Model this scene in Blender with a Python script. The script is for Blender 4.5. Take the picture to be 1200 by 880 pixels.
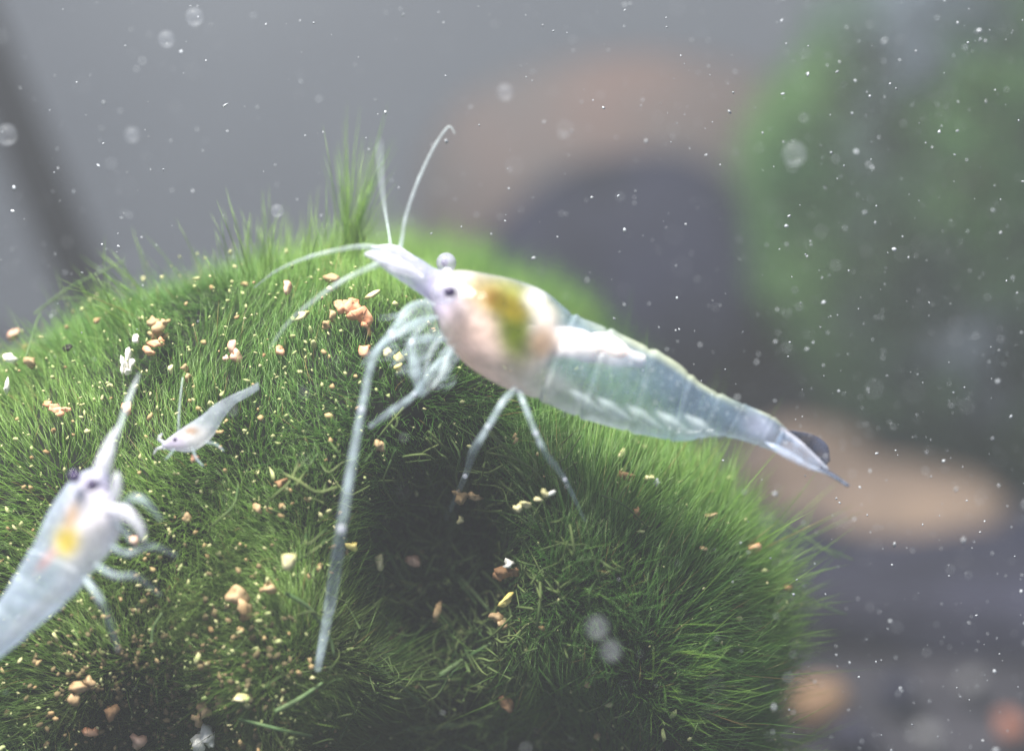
import bpy, math, random
import numpy as np
from mathutils import Vector, Matrix

random.seed(7)
rng = np.random.default_rng(7)
scene = bpy.context.scene
for o in list(bpy.data.objects):
    bpy.data.objects.remove(o)

# ------------------------------------------------------------------ camera
# one Blender unit is one centimetre of the aquarium
PITCH = math.radians(15.0)
CAM = np.array([0.0, 0.0, 8.6])
FPX = 600.0 / math.tan(math.radians(15.0))      # focal length in photo pixels
RIGHT = np.array([1.0, 0.0, 0.0])
UP = np.array([0.0, math.sin(PITCH), math.cos(PITCH)])
FWD = np.array([0.0, math.cos(PITCH), -math.sin(PITCH)])
cam_data = bpy.data.cameras.new('camera')
cam = bpy.data.objects.new('camera', cam_data)
scene.collection.objects.link(cam)
cam.location = CAM
cam.rotation_euler = (math.pi / 2 - PITCH, 0, 0)
cam_data.sensor_width = 36.0
cam_data.lens = 18.0 / math.tan(math.radians(15.0))
cam_data.clip_start = 0.05
cam_data.clip_end = 500.0
cam_data.dof.use_dof = True
cam_data.dof.focus_distance = 11.9
cam_data.dof.aperture_fstop = cam_data.lens / 1000.0 / 0.54
scene.camera = cam

# ------------------------------------------------------------------ world and lamp
world = bpy.data.worlds.new('World')
scene.world = world
world.use_nodes = True
bg = world.node_tree.nodes['Background']
bg.inputs['Color'].default_value = (0.58, 0.70, 0.90, 1)
bg.inputs['Strength'].default_value = 0.27

lamp_data = bpy.data.lights.new('aquarium_lamp', 'AREA')
lamp_data.shape = 'RECTANGLE'
lamp_data.size = 9.0
lamp_data.size_y = 6.0
lamp_data.energy = 15000.0
lamp_data.color = (1.0, 0.97, 0.90)
lamp = bpy.data.objects.new('aquarium_lamp', lamp_data)
scene.collection.objects.link(lamp)
lamp.location = (-6.5, 7.6, 26.5)
lamp.rotation_euler = (Vector((-0.5, 13.5, 5.0)) - Vector((-6.5, 7.6, 26.5))).to_track_quat('-Z', 'Y').to_euler()

scene.view_settings.view_transform = 'Standard'
scene.view_settings.look = 'None'
scene.view_settings.exposure = 0.56
scene.view_settings.gamma = 1.0
scene.render.engine = 'CYCLES'
scene.cycles.use_denoising = True
scene.cycles.max_bounces = 8
scene.cycles.transparent_max_bounces = 24
scene.cycles.volume_bounces = 0

# ------------------------------------------------------------------ helpers
COL = scene.collection

def P(px, py, d):
    """world point seen at photo pixel (px, py) at depth d along the view"""
    return CAM + FWD * d + RIGHT * ((px - 600.0) / FPX * d) + UP * (-(py - 440.0) / FPX * d)

def ray(px, py):
    return FWD + RIGHT * ((px - 600.0) / FPX) + UP * (-(py - 440.0) / FPX)

def floor_hit(px, py, z=0.0):
    r = ray(px, py)
    t = (z - CAM[2]) / r[2]
    return CAM + r * t

def srgb(r, g, b):
    f = lambda c: (c / 255 / 12.92) if c / 255 <= 0.04045 else ((c / 255 + 0.055) / 1.055) ** 2.4
    return (f(r), f(g), f(b))

def tag(o, label=None, cat=None, group=None, kind=None):
    if label: o['label'] = label
    if cat: o['category'] = cat
    if group: o['group'] = group
    if kind: o['kind'] = kind
    return o

def empty(name, loc):
    o = bpy.data.objects.new(name, None)
    o.location = loc
    o.empty_display_size = 0.1
    COL.objects.link(o)
    return o

def link(name, me, mat, parent=None, smooth=True):
    o = bpy.data.objects.new(name, me)
    COL.objects.link(o)
    if mat is not None and not me.materials:
        me.materials.append(mat)
    if smooth:
        me.polygons.foreach_set('use_smooth', np.ones(len(me.polygons), dtype=bool))
    if parent is not None:
        o.parent = parent
        o.matrix_parent_inverse = Matrix.Translation(-Vector(parent.location))
    return o

def mesh_np(name, V, F):
    """V (n,3); F (m,k) all faces with k corners"""
    me = bpy.data.meshes.new(name)
    V = np.asarray(V, dtype=np.float32); F = np.asarray(F, dtype=np.int32)
    me.vertices.add(len(V)); me.vertices.foreach_set('co', V.ravel())
    k = F.shape[1]
    me.loops.add(F.size); me.loops.foreach_set('vertex_index', F.ravel())
    me.polygons.add(len(F))
    me.polygons.foreach_set('loop_start', np.arange(0, F.size, k, dtype=np.int32))
    me.update(calc_edges=True)
    return me

def set_col(me, name, C):
    a = me.color_attributes.new(name, 'FLOAT_COLOR', 'POINT')
    C = np.asarray(C, dtype=np.float32)
    if C.shape[1] == 3:
        C = np.hstack([C, np.ones((len(C), 1), np.float32)])
    a.data.foreach_set('color', C.ravel())

def catmull(pts, n):
    """smooth resampling of control rows (any width) to n rows"""
    pts = np.asarray(pts, dtype=float)
    q = np.vstack([2 * pts[0] - pts[1], pts, 2 * pts[-1] - pts[-2]])
    m = len(pts) - 1
    out = []
    for s in np.linspace(0, m, n):
        i = min(int(s), m - 1); t = s - i
        a, b, c, d = q[i], q[i + 1], q[i + 2], q[i + 3]
        out.append(0.5 * ((2 * b) + (c - a) * t + (2 * a - 5 * b + 4 * c - d) * t * t + (3 * b - a - 3 * c + d) * t ** 3))
    return np.array(out)

class Noise:
    """cheap smooth 3-D noise: a sum of random sine waves"""
    def __init__(self, seed, freq=1.0, n=10):
        r = np.random.default_rng(seed)
        k = r.normal(size=(n, 3)); k /= np.linalg.norm(k, axis=1)[:, None]
        self.k = k * freq * r.uniform(0.6, 1.6, (n, 1)); self.p = r.uniform(0, 6.28, n); self.n = n
    def __call__(self, X):
        return np.sin(X @ self.k.T + self.p).sum(axis=-1) / math.sqrt(self.n * 0.5)

def tube(pts, radii, n=24, sides=8):
    """tapered round tube through world points"""
    pts = np.asarray(pts, dtype=float)
    R = np.asarray(radii, dtype=float).reshape(-1, 1)
    if len(R) != len(pts):
        R = np.interp(np.linspace(0, 1, len(pts)), np.linspace(0, 1, len(R)), R[:, 0]).reshape(-1, 1)
    A = catmull(np.hstack([pts, R]), n)
    C = A[:, :3]; rad = np.maximum(A[:, 3], 0.0004)
    T = np.gradient(C, axis=0); T /= np.linalg.norm(T, axis=1)[:, None]
    ref = np.array([0.31, 0.2, 0.93])
    U1 = np.cross(T, ref); U1 /= np.linalg.norm(U1, axis=1)[:, None]
    U2 = np.cross(T, U1)
    ang = np.linspace(0, 2 * math.pi, sides, endpoint=False)
    V = C[:, None, :] + rad[:, None, None] * (np.cos(ang)[None, :, None] * U1[:, None, :] + np.sin(ang)[None, :, None] * U2[:, None, :])
    V = V.reshape(-1, 3)
    i = np.arange(n - 1)[:, None] * sides; j = np.arange(sides)[None, :]; j2 = (j + 1) % sides
    F = np.stack([i + j, i + j2, i + sides + j2, i + sides + j], -1).reshape(-1, 4)
    nv = len(V)
    V = np.vstack([V, C[0] - T[0] * rad[0] * .6, C[-1] + T[-1] * rad[-1] * .6])
    jj = np.arange(sides)
    cap0 = np.stack([jj, np.full(sides, nv), (jj + 1) % sides, (jj + 1) % sides], -1)
    e = (n - 1) * sides
    cap1 = np.stack([e + jj, e + (jj + 1) % sides, np.full(sides, nv + 1), np.full(sides, nv + 1)], -1)
    return V, F, np.stack([np.r_[jj, e + jj], np.r_[(jj + 1) % sides, e + (jj + 1) % sides],
                           np.r_[np.full(sides, nv), np.full(sides, nv + 1)]], -1)

def tube_mesh(name, parts):
    """one mesh from a list of (pts, radii, n, sides)"""
    V, F = [], []; off = 0
    for p in parts:
        v, q, t = tube(*p)
        V.append(v)
        F += [tuple(r) for r in (q + off).tolist()] + [tuple(r) for r in (t + off).tolist()]
        off += len(v)
    me = bpy.data.meshes.new(name)
    me.from_pydata(np.vstack(V).tolist(), [], F)
    me.update()
    return me

# ------------------------------------------------------------------ materials
def new_mat(name):
    m = bpy.data.materials.new(name); m.use_nodes = True
    nt = m.node_tree
    return m, nt, nt.nodes['Principled BSDF'], nt.nodes['Material Output']

def noise_mat(name, c1, c2, scale=4.0, rough=0.7, bump=0.0, detail=6.0, c3=None, spec=0.3, sss=0.0):
    m, nt, bs, out = new_mat(name)
    tc = nt.nodes.new('ShaderNodeTexCoord')
    no = nt.nodes.new('ShaderNodeTexNoise'); no.inputs['Scale'].default_value = scale; no.inputs['Detail'].default_value = detail
    nt.links.new(tc.outputs['Object'], no.inputs['Vector'])
    cr = nt.nodes.new('ShaderNodeValToRGB')
    cr.color_ramp.elements[0].position = 0.32; cr.color_ramp.elements[0].color = (*c1, 1)
    cr.color_ramp.elements[1].position = 0.68; cr.color_ramp.elements[1].color = (*c2, 1)
    if c3:
        e = cr.color_ramp.elements.new(0.5); e.color = (*c3, 1)
    nt.links.new(no.outputs['Fac'], cr.inputs['Fac'])
    nt.links.new(cr.outputs['Color'], bs.inputs['Base Color'])
    bs.inputs['Roughness'].default_value = rough
    bs.inputs['Specular IOR Level'].default_value = spec
    if sss:
        bs.inputs['Subsurface Weight'].default_value = sss
        bs.inputs['Subsurface Scale'].default_value = 0.05
    if bump:
        b = nt.nodes.new('ShaderNodeBump'); b.inputs['Strength'].default_value = bump; b.inputs['Distance'].default_value = 0.05
        nt.links.new(no.outputs['Fac'], b.inputs['Height']); nt.links.new(b.outputs['Normal'], bs.inputs['Normal'])
    return m

def moss_mat(name):
    m, nt, bs, out = new_mat(name)
    nt.nodes.remove(bs)
    at = nt.nodes.new('ShaderNodeAttribute'); at.attribute_name = 'col'
    df = nt.nodes.new('ShaderNodeBsdfDiffuse')
    tr = nt.nodes.new('ShaderNodeBsdfTranslucent')
    gl = nt.nodes.new('ShaderNodeBsdfGlossy'); gl.inputs['Roughness'].default_value = 0.35
    gl.inputs['Color'].default_value = (0.75, 0.9, 0.6, 1)
    m1 = nt.nodes.new('ShaderNodeMixShader'); m1.inputs[0].default_value = 0.5
    m2 = nt.nodes.new('ShaderNodeMixShader'); m2.inputs[0].default_value = 0.045
    nt.links.new(at.outputs['Color'], df.inputs['Color']); nt.links.new(at.outputs['Color'], tr.inputs['Color'])
    nt.links.new(df.outputs[0], m1.inputs[1]); nt.links.new(tr.outputs[0], m1.inputs[2])
    nt.links.new(m1.outputs[0], m2.inputs[1]); nt.links.new(gl.outputs[0], m2.inputs[2])
    nt.links.new(m2.outputs[0], out.inputs['Surface'])
    return m

def flesh_mat(name):
    """translucent shrimp body: colour and opacity come from the pigment attribute"""
    m, nt, bs, out = new_mat(name)
    at = nt.nodes.new('ShaderNodeAttribute'); at.attribute_name = 'pigment'
    tc = nt.nodes.new('ShaderNodeTexCoord')
    no = nt.nodes.new('ShaderNodeTexNoise'); no.inputs['Scale'].default_value = 9.0; no.inputs['Detail'].default_value = 5.0
    nt.links.new(tc.outputs['Object'], no.inputs['Vector'])
    mr = nt.nodes.new('ShaderNodeMapRange')
    mr.inputs['From Min'].default_value = 0.3; mr.inputs['From Max'].default_value = 0.7
    mr.inputs['To Min'].default_value = 0.78; mr.inputs['To Max'].default_value = 1.12
    nt.links.new(no.outputs['Fac'], mr.inputs['Value'])
    mu = nt.nodes.new('ShaderNodeVectorMath'); mu.operation = 'SCALE'
    nt.links.new(at.outputs['Color'], mu.inputs[0]); nt.links.new(mr.outputs['Result'], mu.inputs['Scale'])
    vo = nt.nodes.new('ShaderNodeTexNoise'); vo.inputs['Scale'].default_value = 34.0; vo.inputs['Detail'].default_value = 2.0
    nt.links.new(tc.outputs['Object'], vo.inputs['Vector'])
    dots = nt.nodes.new('ShaderNodeMapRange')
    dots.inputs['From Min'].default_value = 0.60; dots.inputs['From Max'].default_value = 0.68
    nt.links.new(vo.outputs['Fac'], dots.inputs['Value'])
    dm = nt.nodes.new('ShaderNodeMix'); dm.data_type = 'RGBA'; dm.inputs['B'].default_value = (0.86, 0.88, 0.84, 1)
    dk = nt.nodes.new('ShaderNodeMath'); dk.operation = 'MULTIPLY'; dk.inputs[1].default_value = 0.7
    inv = nt.nodes.new('ShaderNodeMath'); inv.operation = 'SUBTRACT'; inv.inputs[0].default_value = 0.85; inv.use_clamp = True
    nt.links.new(at.outputs['Alpha'], inv.inputs[1])
    dclear = nt.nodes.new('ShaderNodeMath'); dclear.operation = 'MULTIPLY'
    nt.links.new(dots.outputs['Result'], dclear.inputs[0]); nt.links.new(inv.outputs[0], dclear.inputs[1])
    nt.links.new(dclear.outputs[0], dk.inputs[0]); nt.links.new(dk.outputs[0], dm.inputs['Factor'])
    nt.links.new(mu.outputs['Vector'], dm.inputs['A'])
    nt.links.new(dm.outputs['Result'], bs.inputs['Base Color'])
    bs.inputs['Roughness'].default_value = 0.16
    bs.inputs['Specular IOR Level'].default_value = 0.6
    bs.inputs['Subsurface Weight'].default_value = 0.0
    b = nt.nodes.new('ShaderNodeBump'); b.inputs['Strength'].default_value = 0.25; b.inputs['Distance'].default_value = 0.03
    nt.links.new(no.outputs['Fac'], b.inputs['Height']); nt.links.new(b.outputs['Normal'], bs.inputs['Normal'])
    tl = nt.nodes.new('ShaderNodeBsdfTranslucent'); nt.links.new(mu.outputs['Vector'], tl.inputs['Color'])
    mt = nt.nodes.new('ShaderNodeMixShader'); mt.inputs[0].default_value = 0.45
    nt.links.new(bs.outputs[0], mt.inputs[1]); nt.links.new(tl.outputs[0], mt.inputs[2])
    tp = nt.nodes.new('ShaderNodeBsdfTransparent'); tp.inputs['Color'].default_value = (0.96, 0.98, 1.0, 1)
    mx = nt.nodes.new('ShaderNodeMixShader')
    ma = nt.nodes.new('ShaderNodeMath'); ma.operation = 'MULTIPLY'
    nt.links.new(at.outputs['Alpha'], ma.inputs[0]); nt.links.new(mr.outputs['Result'], ma.inputs[1])
    ad = nt.nodes.new('ShaderNodeMath'); ad.operation = 'MULTIPLY_ADD'; ad.inputs[1].default_value = 0.4; ad.use_clamp = True
    nt.links.new(dclear.outputs[0], ad.inputs[0]); nt.links.new(ma.outputs[0], ad.inputs[2])
    nt.links.new(ad.outputs[0], mx.inputs[0])
    nt.links.new(tp.outputs[0], mx.inputs[1]); nt.links.new(mt.outputs[0], mx.inputs[2])
    nt.links.new(mx.outputs[0], out.inputs['Surface'])
    return m

def clear_mat(name, col, alpha, rough=0.25):
    """thin see-through horn of legs, antennae and tail"""
    m, nt, bs, out = new_mat(name)
    tc = nt.nodes.new('ShaderNodeTexCoord')
    no = nt.nodes.new('ShaderNodeTexNoise'); no.inputs['Scale'].default_value = 14.0
    nt.links.new(tc.outputs['Object'], no.inputs['Vector'])
    mr = nt.nodes.new('ShaderNodeMapRange')
    mr.inputs['From Min'].default_value = 0.35; mr.inputs['From Max'].default_value = 0.65
    mr.inputs['To Min'].default_value = alpha * 0.65; mr.inputs['To Max'].default_value = min(1, alpha * 1.35)
    nt.links.new(no.outputs['Fac'], mr.inputs['Value'])
    bs.inputs['Base Color'].default_value = (*col, 1)
    bs.inputs['Roughness'].default_value = rough
    tp = nt.nodes.new('ShaderNodeBsdfTransparent')
    mx = nt.nodes.new('ShaderNodeMixShader')
    nt.links.new(mr.outputs['Result'], mx.inputs[0])
    nt.links.new(tp.outputs[0], mx.inputs[1]); nt.links.new(bs.outputs[0], mx.inputs[2])
    nt.links.new(mx.outputs[0], out.inputs['Surface'])
    return m

M = {}
M['back'] = noise_mat('back_pane_grey', srgb(100, 105, 115), srgb(118, 123, 132), 0.12, 0.6)
M['floor'] = noise_mat('dark_gravel', srgb(26, 26, 36), srgb(76, 74, 82), 1.6, 0.85, 0.6)
M['tan_rock'] = noise_mat('tan_rock', srgb(96, 84, 78), srgb(142, 122, 106), 0.7, 0.9, 0.5)
M['pink_rock'] = noise_mat('pink_tan_rock', srgb(112, 96, 92), srgb(92, 92, 94), 0.5, 0.9, 0.5)
M['slate'] = noise_mat('dark_slate', srgb(16, 18, 34), srgb(42, 44, 68), 0.7, 0.8, 0.5)
M['slab'] = noise_mat('violet_slate', srgb(30, 30, 44), srgb(58, 58, 78), 0.6, 0.8, 0.5)
M['pipe'] = noise_mat('dark_pipe', srgb(8, 9, 16), srgb(14, 15, 24), 0.5, 0.9)
M['peb_tan'] = noise_mat('tan_pebble', srgb(128, 100, 76), srgb(150, 122, 96), 2, 0.8)
M['peb_pink'] = noise_mat('pink_pebble', srgb(140, 92, 78), srgb(156, 112, 96), 2, 0.8)
M['peb_grey'] = noise_mat('grey_pebble', srgb(104, 104, 108), srgb(128, 128, 130), 2, 0.8)
M['moss'] = moss_mat('moss_filament')
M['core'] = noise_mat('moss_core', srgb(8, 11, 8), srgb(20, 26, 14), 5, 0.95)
M['flesh'] = flesh_mat('shrimp_flesh')
M['horn'] = clear_mat('clear_horn', srgb(196, 214, 224), 0.25)
M['swim'] = clear_mat('faint_horn', srgb(214, 228, 234), 0.16)
M['horn_pale'] = clear_mat('milky_horn', srgb(226, 226, 240), 0.45)
M['feeler'] = clear_mat('feeler_horn', srgb(206, 218, 222), 0.30)
M['tail'] = clear_mat('tail_horn', srgb(188, 202, 228), 0.36)
M['tail_dark'] = clear_mat('dark_tail_horn', srgb(66, 70, 88), 0.8)
M['gut'] = noise_mat('white_gut', srgb(224, 210, 208), srgb(240, 232, 230), 6, 0.5, sss=0.2)
M['eye'] = noise_mat('eye_dark', srgb(40, 30, 62), srgb(66, 52, 96), 12, 0.2, spec=0.6)
M['eye_pearl'] = clear_mat('eye_pearl', srgb(190, 190, 210), 0.45, 0.15)
M['orange'] = noise_mat('orange_crumb', srgb(204, 128, 88), srgb(226, 180, 148), 9, 0.6, 0.4)
M['tan'] = noise_mat('tan_crumb', srgb(148, 120, 84), srgb(190, 164, 128), 9, 0.7, 0.4)
M['cream'] = noise_mat('cream_crumb', srgb(188, 182, 122), srgb(222, 214, 172), 7, 0.6, 0.3)
M['white'] = noise_mat('white_crumb', srgb(232, 228, 216), srgb(252, 250, 244), 7, 0.5, 0.3)
M['yellow'] = noise_mat('yellow_crumb', srgb(222, 196, 96), srgb(240, 226, 150), 7, 0.6, 0.3)
M['brown'] = noise_mat('brown_crumb', srgb(128, 92, 62), srgb(166, 130, 96), 8, 0.7, 0.4)
M['black'] = noise_mat('black_crumb', srgb(30, 30, 28), srgb(58, 56, 50), 8, 0.7, 0.4)
M['pink'] = noise_mat('pink_crumb', srgb(190, 136, 112), srgb(218, 184, 164), 8, 0.6, 0.3)
M['fleck'] = noise_mat('pale_fleck', srgb(134, 156, 92), srgb(206, 196, 150), 3, 0.6)
M['speck'] = noise_mat('white_speck', srgb(140, 146, 154), srgb(180, 184, 190), 3, 0.5)
M['bubble'] = clear_mat('bubble_film', srgb(205, 210, 220), 0.075, 0.2)

# ------------------------------------------------------------------ the setting: tank floor and rear pane
me = bpy.data.meshes.new('floor')
nx, ny = 80, 60
xs = np.linspace(-32, 32, nx); ys = np.linspace(-4, 36, ny)
X, Y = np.meshgrid(xs, ys)
gn = Noise(3, 1.2)
Z = 0.10 * gn(np.stack([X, Y, X * 0], -1)) - 0.15
V = np.stack([X, Y, Z], -1).reshape(-1, 3)
i = np.arange(ny - 1)[:, None] * nx; j = np.arange(nx - 1)[None, :]
F = np.stack([i + j, i + j + 1, i + nx + j + 1, i + nx + j], -1).reshape(-1, 4)
o = link('tank_floor', mesh_np('tank_floor', V, F), M['floor']); tag(o, kind='structure')

def box_mesh(name, lo, hi):
    me = bpy.data.meshes.new(name)
    x0, y0, z0 = lo; x1, y1, z1 = hi
    me.from_pydata([(x0, y0, z0), (x1, y0, z0), (x1, y1, z0), (x0, y1, z0), (x0, y0, z1), (x1, y0, z1), (x1, y1, z1), (x0, y1, z1)], [],
                   [(0, 3, 2, 1), (4, 5, 6, 7), (0, 1, 5, 4), (1, 2, 6, 5), (2, 3, 7, 6), (3, 0, 4, 7)])
    me.update(); return me
o = link('back_wall', box_mesh('back_wall', (-34, 36.0, -1), (34, 36.8, 14.5)), M['back'], smooth=False); tag(o, kind='structure')

# ------------------------------------------------------------------ lumps (stones, crumbs)
def ico(sub):
    import bmesh
    bm = bmesh.new(); bmesh.ops.create_icosphere(bm, subdivisions=sub, radius=1.0)
    V = np.array([v.co[:] for v in bm.verts]); F = np.array([[v.index for v in f.verts] for f in bm.faces])
    bm.free(); return V, F
ICO = {k: ico(k) for k in (1, 2, 3, 4, 5)}

def lump(name, size, seed, sub=2, rough=0.22, freq=2.2, flat=0.0):
    V, F = ICO[sub]
    n1, n2 = Noise(seed, freq), Noise(seed + 99, freq * 2.6)
    r = 1 + rough * n1(V) + rough * 0.4 * n2(V)
    W = V * r[:, None]
    if flat:
        W = np.sign(W) * np.abs(W) ** (1 - flat)
    return mesh_np(name, W * np.array(size), F)

def stone(name, loc, size, rot, seed, mat, label, cat='stone', group=None, sub=4, rough=0.16, flat=0.2):
    o = link(name, lump(name, size, seed, sub, rough, 1.6, flat), mat)
    o.location = loc; o.rotation_euler = rot
    return tag(o, label, cat, group)

# blurred stones behind
p = P(775, 262, 31.5)
stone('tan_rock', p, (3.3, 1.5, 2.75), (0, -0.25, 0.1), 11, M['pink_rock'], 'big blurred pinkish tan rock rising behind the dark rock', 'rock')
p = P(716, 348, 28.5)
stone('dark_rock', p, (2.15, 1.3, 2.25), (0, -0.1, 0), 12, M['slate'], 'blurred dark blue slate rock between the moss balls', 'rock')
p = P(1035, 562, 25.0)
stone('tan_stone', (p[0], p[1], 0.35), (1.75, 1.2, 0.75), (0, 0.05, 0.1), 13, M['tan_rock'], 'larger blurred tan stone on the tank floor below the far moss ball', 'stone')
h = floor_hit(1180, 735, 0.0)
stone('slate_slab', (h[0], h[1] + .3, 0.2), (2.3, 1.0, 0.55), (0, 0.02, -0.08), 14, M['slab'], 'dark violet slate slab low in the right background', 'stone', flat=0.4)

p = P(925, 520, 26.5)
stone('tan_stone', (p[0] + .25, p[1], 0.35), (0.95, 0.7, 0.62), (0, 0.2, 0.4), 18, M['tan_rock'], 'smaller blurred tan stone just behind the tip of the large shrimp\'s tail', 'stone')
h = floor_hit(1060, 650, 0.0)
stone('shadow_lump', (h[0], h[1], 0.1), (2.6, 0.7, 0.42), (0, 0, 0.05), 15, M['slate'], 'low dark lump standing in for the shadow between the tan stone and the slate slab', 'stone')  # dark shape added in place of the shadow behind the slab
# dark tube leaning against the rear pane
q0, q1 = P(-66, -60, 24), P(150, 460, 24.0)
o = link('dark_tube', tube_mesh('dark_tube', [([q0, (q0 + q1) / 2, q1], [0.32], 12, 20)]), M['pipe'])
tag(o, 'blurred dark tube slanting down the rear pane at upper left', 'tube')

# pebbles on the floor at lower right
for k, (px, py, r, mt, lab) in enumerate([
        (955, 822, 0.24, 'peb_tan', 'blurred orange tan pebble beside the main moss ball'),
        (1182, 850, 0.17, 'peb_pink', 'blurred pinkish orange pebble in the lower right corner'),
        (1090, 862, 0.15, 'peb_grey', 'blurred pale grey pebble left of the pinkish orange pebble'),
        (1000, 866, 0.22, 'slab', 'blurred violet grey pebble below the orange tan pebble'),
        (1140, 800, 0.12, 'peb_grey', 'blurred grey pebble above the pinkish orange pebble'),
        (1050, 810, 0.20, 'slate', 'blurred dark pebble on the floor right of the moss ball')]):
    h = floor_hit(px, py, 0.1)
    stone('pebble', h, (r * 1.2, r, r * 0.85), (0.2 * k, 0.1, k), 40 + k, M[mt], lab, 'pebble', 'pebbles on the tank floor', sub=3, flat=0.0)

# ------------------------------------------------------------------ moss balls
class Ball:
    def __init__(self, centre, axes, seed, bumps=0.05, cleft=(), dents=()):
        self.dents = dents
        self.c = np.asarray(centre); self.ax = axes; self.cleft = cleft
        self.n1, self.n2 = Noise(seed, 2.6), Noise(seed + 5, 7.0); self.b = bumps
    def rad(self, v):
        """v unit vectors in the view frame (right, up, toward viewer)"""
        a, b, cf, cb = self.ax
        c = np.where(v[..., 2] > 0, cf, cb)
        r = 1 / np.sqrt((v[..., 0] / a) ** 2 + (v[..., 1] / b) ** 2 + (v[..., 2] / c) ** 2)
        r = r * (1 + self.b * self.n1(v) + self.b * 0.5 * self.n2(v))
        for (dx, dy, dz, sg, dep) in self.dents:
            r = r - dep * np.exp(-((v[..., 0] - dx) ** 2 + (v[..., 1] - dy) ** 2 + (v[..., 2] - dz) ** 2) / sg ** 2)
        return r
    def push(self, p):
        """how far hollows in the near face are sunk, by place on that face"""
        d = np.zeros(p.shape[:-1])
        for (cx, cy, sx, sy, dep) in self.cleft:
            d = np.maximum(d, dep * np.exp(-(((p[..., 0] - cx) / sx) ** 2 + ((p[..., 1] - cy) / sy) ** 2) ** 2))
        return d
    def world(self, L):
        return self.c + L[..., 0:1] * RIGHT + L[..., 1:2] * UP - L[..., 2:3] * FWD
    def local(self, W):
        d = W - self.c
        return np.stack([d @ RIGHT, d @ UP, -(d @ FWD)], -1)
    def point(self, v):
        p = v * self.rad(v)[..., None]
        p[..., 2] -= self.push(p) * np.clip(v[..., 2] * 3, 0, 1)
        return p
    def normal(self, v):
        e = 0.02
        ref = np.where(np.abs(v[..., 1:2]) < 0.9, np.array([0., 1, 0]), np.array([1., 0, 0]))
        t1 = np.cross(v, ref); t1 /= np.linalg.norm(t1, axis=-1, keepdims=True)
        t2 = np.cross(v, t1)
        def q(t):
            w = v + e * t; w /= np.linalg.norm(w, axis=-1, keepdims=True); return self.point(w)
        n = np.cross(q(t1) - q(-t1), q(t2) - q(-t2))
        n /= np.linalg.norm(n, axis=-1, keepdims=True)
        return n * np.sign((n * v).sum(-1, keepdims=True))
    def hit(self, px, py, lift=0.25):
        """first point of the mossy surface on the sight line"""
        r = ray(px, py)
        lo, hi = 8.0, 20.0
        for n in (120, 40):
            ts = np.linspace(lo, hi, n)
            L = self.local(CAM + ts[:, None] * r)
            L[:, 2] += self.push(L)
            d = np.linalg.norm(L, axis=1)
            k = np.nonzero(d < self.rad(L / d[:, None]) + lift)[0]
            if not len(k):
                return CAM + r * 12.6, 12.6
            lo, hi = ts[max(k[0] - 1, 0)], ts[k[0]]
        return CAM + r * ts[k[0]], ts[k[0]]

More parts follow.
